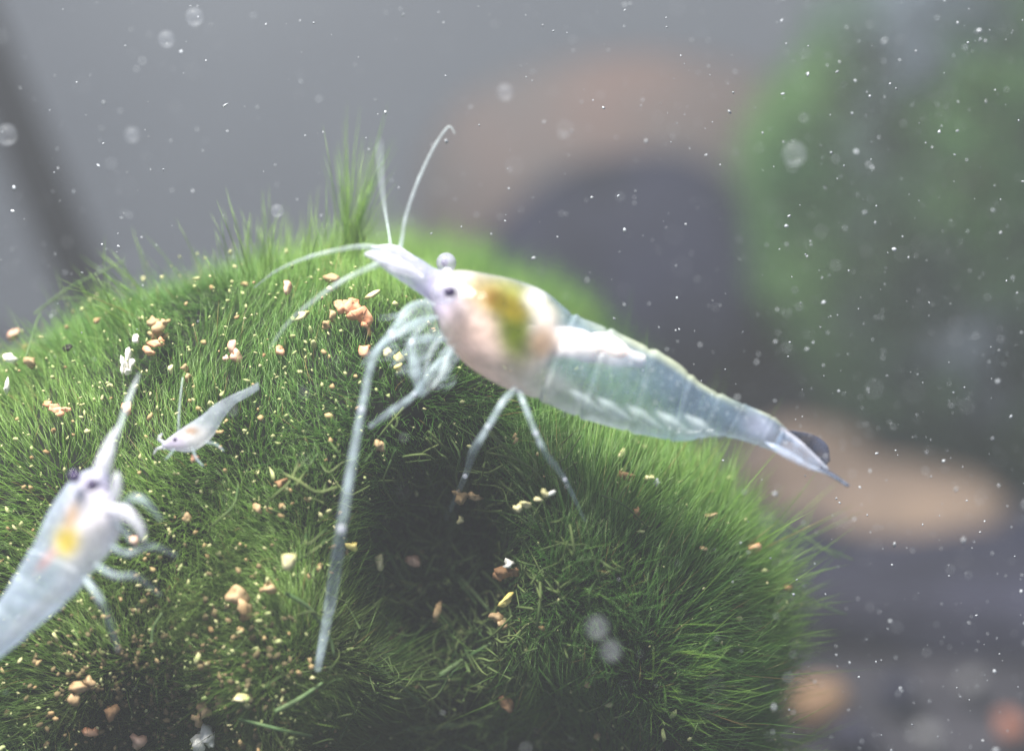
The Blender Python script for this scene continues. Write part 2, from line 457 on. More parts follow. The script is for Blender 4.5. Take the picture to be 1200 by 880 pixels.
def filaments(ball, v, length, width, segs, seed, wild=0.3, clump=0.35, up=0.12, tint=None, mottle=None, silt_shade=()):
    """curved tapering three-sided hairs rooted at directions v; returns verts, tris, colours"""
    r = np.random.default_rng(seed)
    n = len(v)
    root = ball.point(v); nor = ball.normal(v)
    nz = [Noise(seed + k, 3.4) for k in range(3)]; nz2 = [Noise(seed + 10 + k, 9.0) for k in range(3)]
    cl = np.stack([f(root) for f in nz], -1) * 0.55 + np.stack([f(root) for f in nz2], -1) * 0.55
    g = nor + clump * cl + wild * r.normal(size=(n, 3)) + np.array([0, up, 0])
    g /= np.linalg.norm(g, axis=1)[:, None]
    bend = r.normal(size=(n, 3)) * 0.16 + cl * 0.12 + np.array([0, 0.10, 0])
    Lh = length[:, None]
    ts = np.linspace(0, 1, segs + 1)
    side = np.cross(g, r.normal(size=(n, 3))); side /= np.linalg.norm(side, axis=1)[:, None]
    side2 = np.cross(g, side)
    rings = []
    root = root - nor * 0.05
    for t in ts[:-1]:
        c = root + g * Lh * t + bend * Lh * t * t
        w = (width * (1 - 0.55 * t))[:, None]
        for a in (0, 2.0944, 4.18879):
            rings.append(c + w * (math.cos(a) * side + math.sin(a) * side2))
    rings.append(root + g * Lh + bend * Lh)
    k = len(rings)
    V = ball.world(np.stack(rings, 1)).reshape(-1, 3)
    tri = []
    for s in range(segs - 1):
        for a in range(3):
            b = (a + 1) % 3
            tri += [(3 * s + a, 3 * s + b, 3 * s + 3 + b), (3 * s + a, 3 * s + 3 + b, 3 * s + 3 + a)]
    s = segs - 1
    for a in range(3):
        tri.append((3 * s + a, 3 * s + (a + 1) % 3, k - 1))
    F = (np.arange(n)[:, None, None] * k + np.array(tri)[None]).reshape(-1, 3)
    # pigment: each hair its own green, patches of yellower and bluer growth
    mix = np.clip(0.5 + 0.33 * Noise(seed + 30, 2.2)(root) + 0.25 * r.normal(size=n), 0, 1)[:, None]
    base = np.array(srgb(82, 132, 54)) * (1 - mix) + np.array(srgb(142, 176, 84)) * mix
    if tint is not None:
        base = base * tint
    base = base * r.uniform(0.75, 1.3, (n, 1))
    dead = r.random(n) < 0.02
    base[dead] = np.array(srgb(168, 150, 96))
    for (cx, cy, sx, sy) in silt_shade:              # browns silted lower-left threads; same brown paints shade into the main hollow
        f = np.exp(-(((root[:, 0] - cx) / sx) ** 2 + ((root[:, 1] - cy) / sy) ** 2)) * (root[:, 2] > 0)
        f = (f * np.clip(0.55 + 0.5 * Noise(seed + 60, 6)(root) + 0.3 * r.normal(size=n), 0, 1))[:, None]
        base = base * (1 - f) + np.array(srgb(92, 84, 54)) * f
    if mottle is not None:
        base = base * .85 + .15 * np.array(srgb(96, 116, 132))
                                               # hairs toned slate blue with pale patches, left edge kept green
        nn = Noise(seed + 41, mottle)(root * np.array([1, .6, 1])) + 0.5 * Noise(seed + 42, mottle * 2.2)(root)
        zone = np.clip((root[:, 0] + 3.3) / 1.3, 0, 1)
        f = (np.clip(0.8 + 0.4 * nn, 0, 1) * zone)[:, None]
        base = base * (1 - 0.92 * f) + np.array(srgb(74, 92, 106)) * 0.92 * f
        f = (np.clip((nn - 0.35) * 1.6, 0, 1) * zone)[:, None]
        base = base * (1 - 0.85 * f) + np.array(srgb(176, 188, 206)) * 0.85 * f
    C = np.repeat(base, k, axis=0)
    return V, F, C

def sphere_dirs(n, seed):
    v = np.random.default_rng(seed).normal(size=(n, 3))
    return v / np.linalg.norm(v, axis=1)[:, None]

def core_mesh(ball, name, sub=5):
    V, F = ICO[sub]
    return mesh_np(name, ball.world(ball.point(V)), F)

# --- the main ball
DB = 12.75
main = Ball(P(398, 806, DB), (2.80, 2.76, 1.15, 2.5), 21, 0.045,
            cleft=((0.66, 0.72, 0.56, 0.85, 1.0), (0.92, -1.0, 1.08, 1.45, 1.2), (-1.0, -0.35, 0.62, 0.55, 0.45)),
            dents=((0.62, 0.78, 0.0, 0.45, 0.50), (-0.85, 0.52, 0.1, 0.48, -0.44)))
mb0 = empty('moss_ball', main.c - np.array([0, 0, 2.8]))
tag(mb0, 'big sharp green moss ball the shrimps stand on', 'moss ball', 'moss balls')
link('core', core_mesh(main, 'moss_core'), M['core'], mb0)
v = sphere_dirs(260000, 31)
keep = (v[:, 2] > -0.15) | (rng.random(len(v)) < 0.22)
v = v[keep]
pt = main.point(v); w = np.zeros(len(v))
for (cx, cy, sx, sy, dep) in main.cleft[:2]:
    w = np.maximum(w, np.exp(-(((pt[:, 0] - cx) / sx) ** 2 + ((pt[:, 1] - cy) / sy) ** 2)) * (v[:, 2] > 0))
v = v[rng.random(len(v)) > 0.95 * np.minimum(1, 1.45 * w)]            # hairs thinned so the near-black core darkens the hollow like shade
Lr = np.random.default_rng(5)
length = (0.24 + 0.15 * np.clip(v[:, 0] * 1.6 - 0.2, 0, 1)) * Lr.uniform(0.5, 1.25, len(v)); length[Lr.random(len(v)) < 0.03] *= 1.6
width = (0.0029 + 0.0006 * np.clip(v[:, 0] * 1.6 - 0.2, 0, 1)) * Lr.uniform(0.7, 1.35, len(v))
V, F, C = filaments(main, v, length, width, 2, 50, wild=.36, clump=.42, up=.42, silt_shade=((-0.98, -0.05, 0.85, 0.55), (0.5, -0.2, 0.7, 0.7)))
me = mesh_np('moss_filaments', V, F); set_col(me, 'col', C)
o = link('filaments', me, M['moss'], mb0); tag(o, kind='stuff')

# long thin tufts that stand proud of the ball
def tuft(px, py, spread, n, L, seed, tilt=(0, 1, 0)):
    h, t = main.hit(px, py, 0.0)
    l = main.local(h); v0 = l / np.linalg.norm(l)
    r = np.random.default_rng(seed)
    v = v0 + r.normal(size=(n, 3)) * spread; v /= np.linalg.norm(v, axis=1)[:, None]
    return v, L * r.uniform(0.5, 1.15, n)
tv, tl = [], []
for k, a in enumerate([(398, 300, 0.05, 60, 0.45), (320, 318, 0.07, 80, 0.5), (150, 362, 0.05, 70, 0.5),
                       (300, 312, 0.02, 16, 0.55), (930, 690, 0.06, 60, 0.62), (880, 560, 0.08, 70, 0.5), (690, 800, 0.06, 160, 0.6), (640, 850, 0.05, 120, 0.6)]):
    a_, b_ = tuft(*a, 70 + k); tv.append(a_); tl.append(b_)
tv = np.vstack(tv); tl = np.hstack(tl)
V, F, C = filaments(main, tv, tl, np.full(len(tv), 0.0042), 4, 61, wild=0.14, clump=0.18, up=0.3)
me = mesh_np('moss_tufts', V, F); set_col(me, 'col', C)
o = link('tufts', me, M['moss'], mb0); tag(o, kind='stuff')

th = np.random.default_rng(15); parts = []
for k in range(420):
    px, py = th.normal(530, 85), th.uniform(520, 900)
    a, l = th.uniform(0, 6.28), th.uniform(25, 90)
    q = [(px + math.cos(a + .35 * u * th.normal()) * l * u, py + math.sin(a + .35 * u * th.normal()) * l * u) for u in (0, .35, .7, 1)]
    w = [main.hit(x, y, th.uniform(.05, .46))[0] for x, y in q]
    if max(np.linalg.norm(w[i + 1] - w[i]) for i in range(3)) > .35: continue
    parts.append((w, [.0065 * th.uniform(.6, 1.5)], 9, 4))
M['thread'] = noise_mat('matted_thread', srgb(48, 76, 34), srgb(98, 110, 62), 4, 0.7)
o = link('loose_threads', tube_mesh('loose_threads', parts), M['thread'], mb0); tag(o, kind='stuff')
v_, l_ = tuft(407, 290, 0.009, 120, 0.88, 69)
V, F, C = filaments(main, v_, l_, np.full(len(v_), 0.004), 4, 62, wild=0.06, clump=0.06, up=0.9)
me = mesh_np('moss_plume', V, F); set_col(me, 'col', C)
o = link('plume', me, M['moss'], mb0); tag(o, kind='stuff')
# loose thick strands lying over the ball
M['strand'] = noise_mat('pale_moss_strand', srgb(62, 92, 50), srgb(104, 124, 80), 6, 0.6)
def over(px, py, lift=0.34):
    return main.hit(px, py, lift)[0]
for pts, r in [([(335, 695), (362, 712), (385, 745), (392, 768)], .020), ([(514, 792), (540, 775), (575, 754)], .024),
               ([(535, 672), (556, 695), (580, 722)], .018), ([(470, 855), (520, 850), (568, 846)], .026), ([(322, 834), (352, 818), (378, 800)], .022),
               ([(280, 842), (330, 855), (366, 862)], .016), ([(450, 640), (470, 675), (482, 690)], .018), ([(440, 778), (480, 812), (512, 838)], .018),
               ([(540, 690), (552, 678), (562, 660)], .012), ([(178, 752), (180, 735), (190, 718)], .014), ([(845, 660), (900, 610), (985, 655)], .008),
               ([(40, 368), (80, 338), (120, 318), (146, 305)], .008), ([(48, 362), (70, 350), (130, 350)], .006), ([(30, 420), (42, 380), (48, 366)], .008),
               ([(920, 660), (960, 642), (1000, 656)], .006), ([(930, 690), (960, 708), (992, 720)], .006)]:
    r *= .72; w = [over(*q, 0.27) for q in pts]
    link('strand', tube_mesh('strand', [(w, [r, r, r * .7], 14, 6)]), M['strand'], mb0)

# --- the ball behind the shrimp and the far one at right
def far_ball(ball, name_label, n, L, W, seed, tint, mottle=None):
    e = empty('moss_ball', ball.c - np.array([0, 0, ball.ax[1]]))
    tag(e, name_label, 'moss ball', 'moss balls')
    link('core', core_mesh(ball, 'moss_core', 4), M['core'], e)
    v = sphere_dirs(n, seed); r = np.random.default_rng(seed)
    V, F, C = filaments(ball, v, L * r.uniform(.6, 1.2, n), W * r.uniform(.7, 1.3, n), 2, seed + 3, wild=.35, tint=tint, mottle=mottle)
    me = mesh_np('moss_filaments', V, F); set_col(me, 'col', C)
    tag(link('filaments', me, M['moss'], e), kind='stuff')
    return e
rear = Ball(P(446, 616, 18.6), (2.65, 2.55, 2.0, 2.3), 23, 0.04)
far_ball(rear, 'blurred green moss ball behind the large shrimp', 22000, 0.40, 0.012, 81, np.array([0.9, 1.0, 0.8]))
c = P(1195, 260, 27.5)
far = Ball(c, (3.75, 3.7, 3.0, 3.0), 25, 0.06)
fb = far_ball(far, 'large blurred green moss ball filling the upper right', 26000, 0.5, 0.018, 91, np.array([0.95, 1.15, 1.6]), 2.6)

# ------------------------------------------------------------------ shrimps
def body(name, stations, depth, wfrac, blobs, base, parent, nl=150, nr=44, segs=(), dfun=None, rim=None):
    """stations: rows (topx, topy, botx, boty) in photo pixels, the side view of the body"""
    S = catmull(np.array(stations, dtype=float), nl)
    wf = np.interp(np.linspace(0, 1, nl), np.linspace(0, 1, len(wfrac)), wfrac)
    s = np.linspace(0, len(stations) - 1, nl)
    top, bot = S[:, :2], S[:, 2:]
    cen = (top + bot) / 2; half = (top - bot) / 2
    hh = np.linalg.norm(half, axis=1)
    V, PX = [], []
    ang = np.linspace(0, 2 * math.pi, nr, endpoint=False)
    for i in range(nl):
        crease = 1.0
        for c in segs:
            crease -= 0.055 * math.exp(-((s[i] - c) / 0.05) ** 2)
            crease += 0.03 * math.exp(-((s[i] - c - 0.16) / 0.10) ** 2)
        end = 1.0
        d = depth if dfun is None else dfun(s[i] / s[-1])
        for a in ang:
            ca, sa = math.cos(a), math.sin(a)
            # egg-shaped section, slightly keeled on the back
            k = crease * (1 + 0.05 * max(ca, 0) ** 6)
            q = cen[i] + half[i] * ca * k
            dz = hh[i] / FPX * d * wf[i] * sa * (1 - 0.18 * ca) * crease
            V.append(P(q[0], q[1], d + dz)); PX.append(q)
    V = np.array(V); PX = np.array(PX)
    i = np.arange(nl - 1)[:, None] * nr; j = np.arange(nr)[None, :]; j2 = (j + 1) % nr
    F = np.stack([i + j, i + j2, i + nr + j2, i + nr + j], -1).reshape(-1, 4).tolist()
    n0 = len(V)
    ends = [V[:nr].mean(0), V[-nr:].mean(0)]
    V = np.vstack([V, ends]); PX = np.vstack([PX, PX[:nr].mean(0), PX[-nr:].mean(0)])
    for k in range(nr):
        F.append((k, n0, (k + 1) % nr)); e = (nl - 1) * nr
        F.append((e + k, e + (k + 1) % nr, n0 + 1))
    me = bpy.data.meshes.new(name); me.from_pydata(V.tolist(), [], F); me.update()
    # pigment: soft patches (x, y, rx, ry, angle, colour, opacity) over the base tone
    C = np.tile(np.array([*base[0], base[1]]), (len(V), 1))
    for (x, y, rx, ry, ang_, colr, op, w) in blobs:
        dx, dy = PX[:, 0] - x, PX[:, 1] - y
        ca, sa = math.cos(math.radians(ang_)), math.sin(math.radians(ang_))
        u, vv = (dx * ca + dy * sa) / rx, (-dx * sa + dy * ca) / ry
        f = np.clip(w * np.exp(-(u * u + vv * vv) ** 1.5), 0, 1)[:, None]
        C = C * (1 - f) + np.array([*colr, op]) * f
    sv = np.r_[np.repeat(s, nr), s[0], s[-1]]
    for c in segs:                              # pale hind margin of each shell ring
        f = 0.18 * np.exp(-((sv - c - 0.10) / 0.055) ** 2)[:, None]
        C = C * (1 - f) + np.array([*srgb(226, 232, 236), .62]) * f
    if rim:                                     # pale speckled keel of the back, milky belly edge
        av = np.r_[np.tile(np.cos(ang), nl), 0, 0]
        on = np.clip((sv - rim) / 1.5, 0, 1)
        spk = np.clip(0.75 + 0.45 * Noise(5, 22)(V), 0, 1)
        f = (np.clip((av - 0.80) / 0.16, 0, 1) * on * spk * .85)[:, None]
        C = C * (1 - f) + np.array([*srgb(206, 212, 184), .85]) * f
        f = (np.clip((-av - 0.45) / 0.3, 0, 1) * on * (.35 + .25 * Noise(6, 9)(V)).clip(0, 1))[:, None]
        C = C * (1 - f) + np.array([*srgb(214, 226, 230), .7]) * f
    set_col(me, 'pigment', C)
    o = link(name, me, M['flesh'], parent)
    return o

def limb(name, pts, radii, mat, parent, n=26, sides=8):
    w = [P(*q) for q in pts]
    slim = {'leg': .72, 'mouthpart': .45, 'antenna': .8}.get(name, 1.0)
    px = [slim * r / FPX * pts[min(i, len(pts) - 1)][2] for i, r in enumerate(radii)]
    o = link(name, tube_mesh(name, [(w, px, n, sides)]), mat, parent)
    if name == 'leg' and len(pts) >= 5:
        for i in range(2, len(pts) - 1, 2):      # knee joints
            r = px[i] * 0.92
            k = link('joint', mesh_np('joint', ICO[2][0] * r, ICO[2][1]), M['horn_pale'])
            k.parent = o; k.matrix_parent_inverse = Matrix.Translation(-Vector(parent.location)); k.location = Vector(w[i])
            k.matrix_parent_inverse = o.matrix_parent_inverse.copy()
            k.matrix_parent_inverse = Matrix.Identity(4)
    return o

def ball_part(name, px, py, d, rpx, mat, parent, squash=(1, 1, 1)):
    V, F = ICO[3]
    r = rpx / FPX * d
    o = link(name, mesh_np(name, V * r * np.array(squash), F), mat)
    base = Vector(parent.location) + (Vector(parent.parent.location) if parent.parent else Vector())
    o.parent = parent; o.location = Vector(P(px, py, d)) - base
    return o

# --- the large shrimp
D1 = 11.42
sh = empty('shrimp', P(600, 480, D1))
tag(sh, 'largest shrimp, translucent blue-white with a green saddle and long tail', 'shrimp', 'shrimps on the moss')
st = [(434, 293, 437, 303), (460, 291, 453, 318), (490, 303, 478, 335), (514, 317, 501, 352), (544, 318, 512, 376), (577, 324, 522, 402), (606, 331, 550, 430),
      (640, 346, 588, 453), (670, 370, 630, 468), (704, 384, 668, 485), (742, 401, 715, 500), (790, 425, 765, 512), (823, 452, 800, 517),
      (858, 469, 836, 511), (880, 478, 862, 514), (905, 489, 888, 522), (922, 503, 910, 530)]
wfr = [.9, .9, .85, .8, .72, .70, .70, .70, .68, .66, .64, .6, .58, .55, .55, .5, .42]
WH = srgb(244, 240, 246); PE = srgb(255, 224, 214); LI = srgb(214, 208, 240); BL = srgb(140, 166, 192)
blobs = [
    (480, 315, 60, 26, 25, LI, .52, .9),
    (515, 350, 34, 26, 30, srgb(206, 198, 240), .80, .9),
    (565, 400, 56, 52, 40, PE, .95, 1.0),
    (600, 440, 62, 26, 30, srgb(252, 226, 222), .85, .95),
    (545, 330, 26, 16, 10, srgb(250, 240, 225), .8, .9),
    (650, 460, 60, 22, 25, srgb(235, 238, 244), .60, .8),
    (588, 350, 48, 24, 20, srgb(186, 156, 60), .9, .9),
    (618, 350, 40, 12, 28, srgb(200, 206, 120), .8, .7),
    (582, 352, 16, 11, 25, srgb(122, 76, 14), .95, .9),
    (603, 388, 24, 48, -8, srgb(104, 120, 18), .97, 1.0),
    (600, 362, 22, 16, 20, srgb(146, 126, 22), .95, .75),
    (628, 352, 17, 13, 45, srgb(255, 250, 240), .97, 1.0),
    (640, 372, 16, 15, 45, srgb(255, 246, 240), .97, .9),
    (660, 400, 26, 16, 15, srgb(255, 244, 242), .92, .9),
    (636, 402, 17, 24, 8, srgb(178, 142, 104), .95, .8),
    (700, 410, 40, 15, 18, srgb(250, 246, 246), .45, .6),
    (760, 492, 90, 14, 10, srgb(206, 226, 232), .55, .8),
    (690, 478, 50, 12, 15, srgb(226, 234, 236), .55, .7),
    (815, 440, 70, 8, 33, srgb(216, 226, 196), .7, .8),
    (740, 400, 60, 7, 25, srgb(214, 224, 212), .6, .7),
    (890, 500, 22, 16, 30, srgb(208, 214, 244), .62, .8),
]
body('body', st, D1, wfr, blobs, (BL, .40), sh, nl=220, nr=64, segs=(8.0, 9.2, 10.4, 11.5, 12.5, 13.5, 15), rim=8)
# gut running into the tail
link('gut', tube_mesh('gut', [([P(618, 386, D1 + .02), P(638, 394, D1 - .02), P(655, 400, D1 - .05), P(676, 402, D1 - .06), P(690, 408, D1 - .06), P(706, 407, D1 - .06), P(722, 414, D1 - .06), P(736, 419, D1 - .05), P(754, 423, D1 - .05)],
     [.03, .07, .092, .088, .09, .088, .08, .055, .042], 60, 14)]), M['gut'], sh)
# tail fan
def blade(name, rows, mat, parent, thick=0.012):
    """thin leaf from rows (leftx, lefty, rightx, righty, depth): two sheets closed at the rim"""
    A = catmull(np.array(rows, dtype=float), 16)
    V = []; n = 6
    for r in A:
        for k in range(n):
            t = k / (n - 1); bul = math.sin(math.pi * t)
            x, y = r[0] * (1 - t) + r[2] * t, r[1] * (1 - t) + r[3] * t
            V.append(P(x, y, r[4] - thick * (0.3 + bul)))
    for r in A:
        for k in range(n):
            t = k / (n - 1); bul = math.sin(math.pi * t)
            x, y = r[0] * (1 - t) + r[2] * t, r[1] * (1 - t) + r[3] * t
            V.append(P(x, y, r[4] + thick * (0.3 + bul)))
    F = []; h = 16 * n
    for i in range(15):
        for k in range(n - 1):
            a = i * n + k; F.append((a, a + 1, a + n + 1, a + n)); F.append((h + a, h + a + n, h + a + n + 1, h + a + 1))
        F.append((i * n, i * n + n, h + i * n + n, h + i * n)); b = i * n + n - 1
        F.append((b, h + b, h + b + n, b + n))
    for k in range(n - 1):
        F.append((k, h + k, h + k + 1, k + 1)); a = 15 * n + k; F.append((a, a + 1, h + a + 1, h + a))
    me = bpy.data.meshes.new(name); me.from_pydata([tuple(v) for v in V], [], F); me.update()
    return link(name, me, mat, parent)
blade('uropod', [(918, 503, 913, 514, D1 + .05), (934, 505, 925, 517, D1 + .1), (955, 510, 946, 527, D1 + .14), (970, 522, 960, 537, D1 + .14), (973, 540, 968, 545, D1 + .12)], M['tail_dark'], sh)
blade('telson', [(916, 503, 906, 522, D1), (935, 514, 926, 532, D1 - .01), (955, 532, 948, 544, D1 - .02), (972, 549, 968, 553, D1 - .02)], M['tail'], sh)
blade('uropod', [(897, 517, 896, 519, D1 - .06), (918, 524, 911, 531, D1 - .11), (950, 544, 944, 548, D1 - .14), (975, 556, 970, 556, D1 - .14), (997, 569, 990, 568, D1 - .12)], M['tail'], sh)
blade('uropod', [(960, 545, 956, 549, D1 - .05), (978, 555, 974, 559, D1 - .05), (996, 568, 993, 571, D1 - .05)], M['tail_dark'], sh, .006)
limb('tail_ridge', [(916, 502, D1 - .05), (940, 521, D1 - .06), (963, 543, D1 - .05)], [2.6, 2.4, 1.6], M['horn_pale'], sh, 14, 6)
# eyes
e = ball_part('eye', 522, 342, D1 - .27, 15, M['eye_pearl'], sh, (1.15, 1, 1))
ball_part('pupil', 527, 342, D1 - .345, 6.0, M['eye'], e, (1.15, .7, 1))
e = ball_part('eye', 523, 308, D1 + .22, 12, M['eye_pearl'], sh)
ball_part('pupil', 521, 308, D1 + .2, 4.5, M['eye'], e)
limb('eye_stalk', [(528, 330, D1 + .1), (524, 318, D1 + .2)], [7, 7], M['horn_pale'], sh, 6, 8)
# feelers
def leg_tip(px, py, lift=.25):
    return main.hit(px, py, lift)[1]
limb('antenna', [(468, 296, D1), (471, 280, D1), (476, 252, D1), (492, 207, D1), (510, 170, D1), (524, 150, D1), (529, 150, D1), (533, 157, D1)], [4.5, 3.4, 3, 2.6, 2.1, 1.5, 1.3, 1], M['feeler'], sh, 40)
limb('antenna', [(458, 292, D1 + .2), (456, 275, D1 + .5), (451, 245, D1 + 1.1), (447, 212, D1 + 1.7), (444, 165, D1 + 2.2)], [4, 3, 2.6, 2.2, 1.2], M['swim'], sh, 30)
limb('antenna', [(448, 292, D1), (425, 289, D1 - .05), (395, 293, D1 - .1), (360, 302, D1 - .1), (325, 317, D1), (298, 337, D1 + .2)], [5, 4, 3, 2.4, 1.8, 1], M['feeler'], sh, 40)
limb('antenna', [(452, 308, D1 - .1), (432, 314, D1 - .15), (400, 330, D1 - .2), (368, 352, D1 - .2), (338, 378, D1 - .15), (316, 408, D1 - .05)], [5.5, 4.2, 3.2, 2.6, 2, 1], M['feeler'], sh, 40)
limb('antenna_scale', [(495, 325, D1 - .12), (468, 312, D1 - .14), (440, 300, D1 - .12), (428, 298, D1 - .1)], [2, 9, 6, 2], M['horn_pale'], sh, 20)
limb('antenna_scale', [(490, 305, D1 + .12), (462, 294, D1 + .14), (436, 290, D1 + .12)], [2, 7, 2], M['horn_pale'], sh, 20)
# legs and mouthparts
t0 = leg_tip(372, 785, .36); t1 = min(t0, leg_tip(388, 700, .55)); t2 = min(D1 - .4, leg_tip(400, 620, .55))
limb('leg', [(500, 352, D1 - .1), (478, 362, D1 - .2), (458, 390, D1 - .25), (436, 425, D1 - .3), (424, 480, D1 - .35), (412, 545, D1 - .4), (400, 620, t2), (388, 700, t1), (372, 785, t0)],
     [4.5, 4.5, 5.5, 6.5, 7, 8, 9, 10.5, 6], M['horn'], sh, 60)
limb('leg', [(512, 372, D1 - .15), (488, 378, D1 - .22), (460, 396, D1 - .26), (438, 412, D1 - .26), (424, 428, D1 - .24)], [4, 6, 6, 4.5, 1.5], M['horn'], sh, 30)
limb('leg', [(522, 398, D1 - .15), (500, 396, D1 - .22), (483, 402, D1 - .25), (486, 430, D1 - .27), (494, 462, D1 - .25)], [4, 5, 6, 10, 8], M['horn'], sh, 30)
limb('leg', [(530, 415, D1 - .12), (508, 430, D1 - .2), (486, 462, D1 - .25), (458, 482, D1 - .25), (433, 500, D1 - .22)], [4, 4, 5, 5.5, 3.5], M['horn'], sh, 34)
tc_ = leg_tip(523, 607)
limb('leg', [(604, 456, D1 - .12), (590, 470, D1 - .2), (572, 500, D1 - .24), (555, 528, D1 - .2), (545, 558, (D1 + tc_) / 2 - .15), (523, 608, tc_)], [6, 6, 5.5, 6, 5, 4], M['horn'], sh, 40)
td_ = leg_tip(685, 609)
limb('leg', [(608, 458, D1 - .1), (616, 478, D1 - .18), (628, 508, D1 - .2), (640, 532, D1 - .18), (662, 562, (D1 + td_) / 2 - .1), (685, 609, td_)], [6, 6, 5, 5.5, 4.5, 3], M['horn'], sh, 40)
for k, pts in enumerate([[(508, 358), (492, 356), (476, 362), (464, 378)], [(512, 374), (498, 380), (484, 396), (470, 420)], [(520, 392), (508, 408), (500, 426), (498, 446)],
                         [(530, 408), (522, 426), (516, 442), (506, 456)]]):
    limb('mouthpart', [(x, y, D1 - .12 - .05 * q + .04 * (k % 3)) for q, (x, y) in enumerate(pts)], [9, 10, 8, 3], M['swim'], sh, 20, 8)
for k, r_ in enumerate([[(505, 352, 510, 372), (488, 358, 494, 380), (470, 372, 480, 388), (456, 392, 462, 398)], [(512, 378, 522, 398), (494, 392, 506, 412), (482, 416, 494, 428), (478, 440, 486, 444)],
                        [(524, 400, 540, 420), (512, 420, 526, 436), (502, 442, 512, 450), (494, 458, 500, 462)]]):
    blade('mouthpart', [(*q, D1 - .1 - .03 * i + .05 * (k % 2)) for i, q in enumerate(r_)], M['swim'], sh, .02)
# fine bristles fringing the mouthparts and front legs
rs = np.random.default_rng(12); hairs = []
for k in range(120):
    x0 = rs.uniform(462, 535); y0 = 362 + (x0 - 468) * .5 + rs.uniform(0, 66)
    a = rs.uniform(2.2, 2.9); l = rs.uniform(9, 24); d0 = D1 - rs.uniform(.0, .28)
    q = [(x0, y0), (x0 + math.cos(a) * l * .5, y0 + math.sin(a) * l * .5), (x0 + math.cos(a + .18) * l, y0 + math.sin(a + .18) * l)]
    hairs.append(([P(x, y, d0 - .01 * i) for i, (x, y) in enumerate(q)], [.0034, .003, .0012], 5, 4))
tag(link('bristles', tube_mesh('bristles', hairs), M['horn'], sh), kind='stuff')
# swimming legs folded under the tail
for k, (x, y) in enumerate([(668, 482), (700, 491), (735, 500), (770, 507), (803, 511)]):
    blade('swimmeret', [(x - 2, y - 26, x + 20, y - 20, D1 - .16), (x + 4, y - 16, x + 30, y - 9, D1 - .18), (x + 14, y - 5, x + 42, y + 1, D1 - .16), (x + 30, y + 2, x + 46, y + 5, D1 - .12)], M['swim'], sh, .03)

# --- the shrimp at the left edge
D2 = 10.95
s2 = empty('shrimp', P(80, 690, D2))
tag(s2, 'blurred white shrimp with a yellow belly spot at the left edge', 'shrimp', 'shrimps on the moss')
st = [(112, 548, 128, 556), (98, 554, 131, 580), (82, 566, 142, 606), (60, 598, 138, 634), (44, 632, 114, 664), (25, 664, 88, 696), (0, 704, 40, 738), (-40, 745, -5, 775), (-80, 790, -50, 815)]
blobs = [(115, 570, 30, 24, 0, srgb(226, 216, 246), .85, .9), (112, 610, 40, 34, -50, srgb(250, 244, 252), .95, 1), (100, 650, 40, 16, -50, srgb(246, 244, 250), .8, .8),
         (78, 634, 17, 21, 10, srgb(240, 214, 96), .95, 1.0), (84, 605, 8, 18, 15, srgb(240, 196, 150), .9, .8), (55, 655, 6, 20, 40, srgb(232, 170, 160), .8, .7),
         (48, 712, 75, 9, -42, srgb(236, 240, 250), .8, .9)]  # last patch is a highlight stripe painted along the lower edge
body('body', st, D2, [.8, .8, .75, .75, .72, .7, .68, .6, .5], blobs, (srgb(204, 218, 240), .54), s2, nl=90, nr=36, segs=(4.3, 5.2, 6.1, 7))
ball_part('eye', 87, 558, D2 - .16, 8, M['eye'], s2); ball_part('eye', 108, 568, D2 - .30, 8, M['eye'], s2)
blade('rostrum', [(104, 562, 128, 568, D2 - .05), (112, 540, 132, 545, D2 - .05), (124, 514, 138, 518, D2), (138, 498, 142, 499, D2 + .03)], M['horn_pale'], s2, .05)
limb('antenna', [(136, 512, D2), (142, 495, D2 + .05), (150, 470, D2 + .1), (163, 438, D2 + .2)], [5, 4, 4.5, 2], M['feeler'], s2)
blade('antenna_scale', [(126, 585, 134, 590, D2 - .14), (130, 572, 142, 578, D2 - .16), (132, 560, 143, 562, D2 - .16), (136, 552, 139, 552, D2 - .14)], M['horn_pale'], s2, .03)
limb('leg', [(128, 598, D2 - .14), (148, 602, D2 - .2), (162, 616, D2 - .22), (168, 632, D2 - .22)], [13, 13, 10, 5], M['horn_pale'], s2)
limb('leg', [(134, 612, D2 - .1), (146, 622, D2 - .15), (154, 634, D2 - .2)], [6, 5, 3], M['horn'], s2)
limb('leg', [(140, 594, D2 - .1), (158, 583, D2 - .1), (172, 590, D2 - .1), (188, 608, D2 - .05)], [7, 7, 6, 3], M['horn'], s2)
limb('leg', [(130, 640, D2 - .12), (150, 648, D2 - .2), (178, 640, D2 - .15), (206, 650, D2)], [5, 4.5, 4, 2], M['horn'], s2)
limb('leg', [(112, 662, D2 - .12), (135, 674, D2 - .2), (160, 676, D2 - .15), (187, 696, D2)], [5.5, 5, 4.5, 2.5], M['horn'], s2)
limb('leg', [(98, 676, D2 - .12), (118, 704, D2 - .2), (130, 735, D2 - .1), (138, 760, D2)], [6, 6, 5, 3], M['horn'], s2)

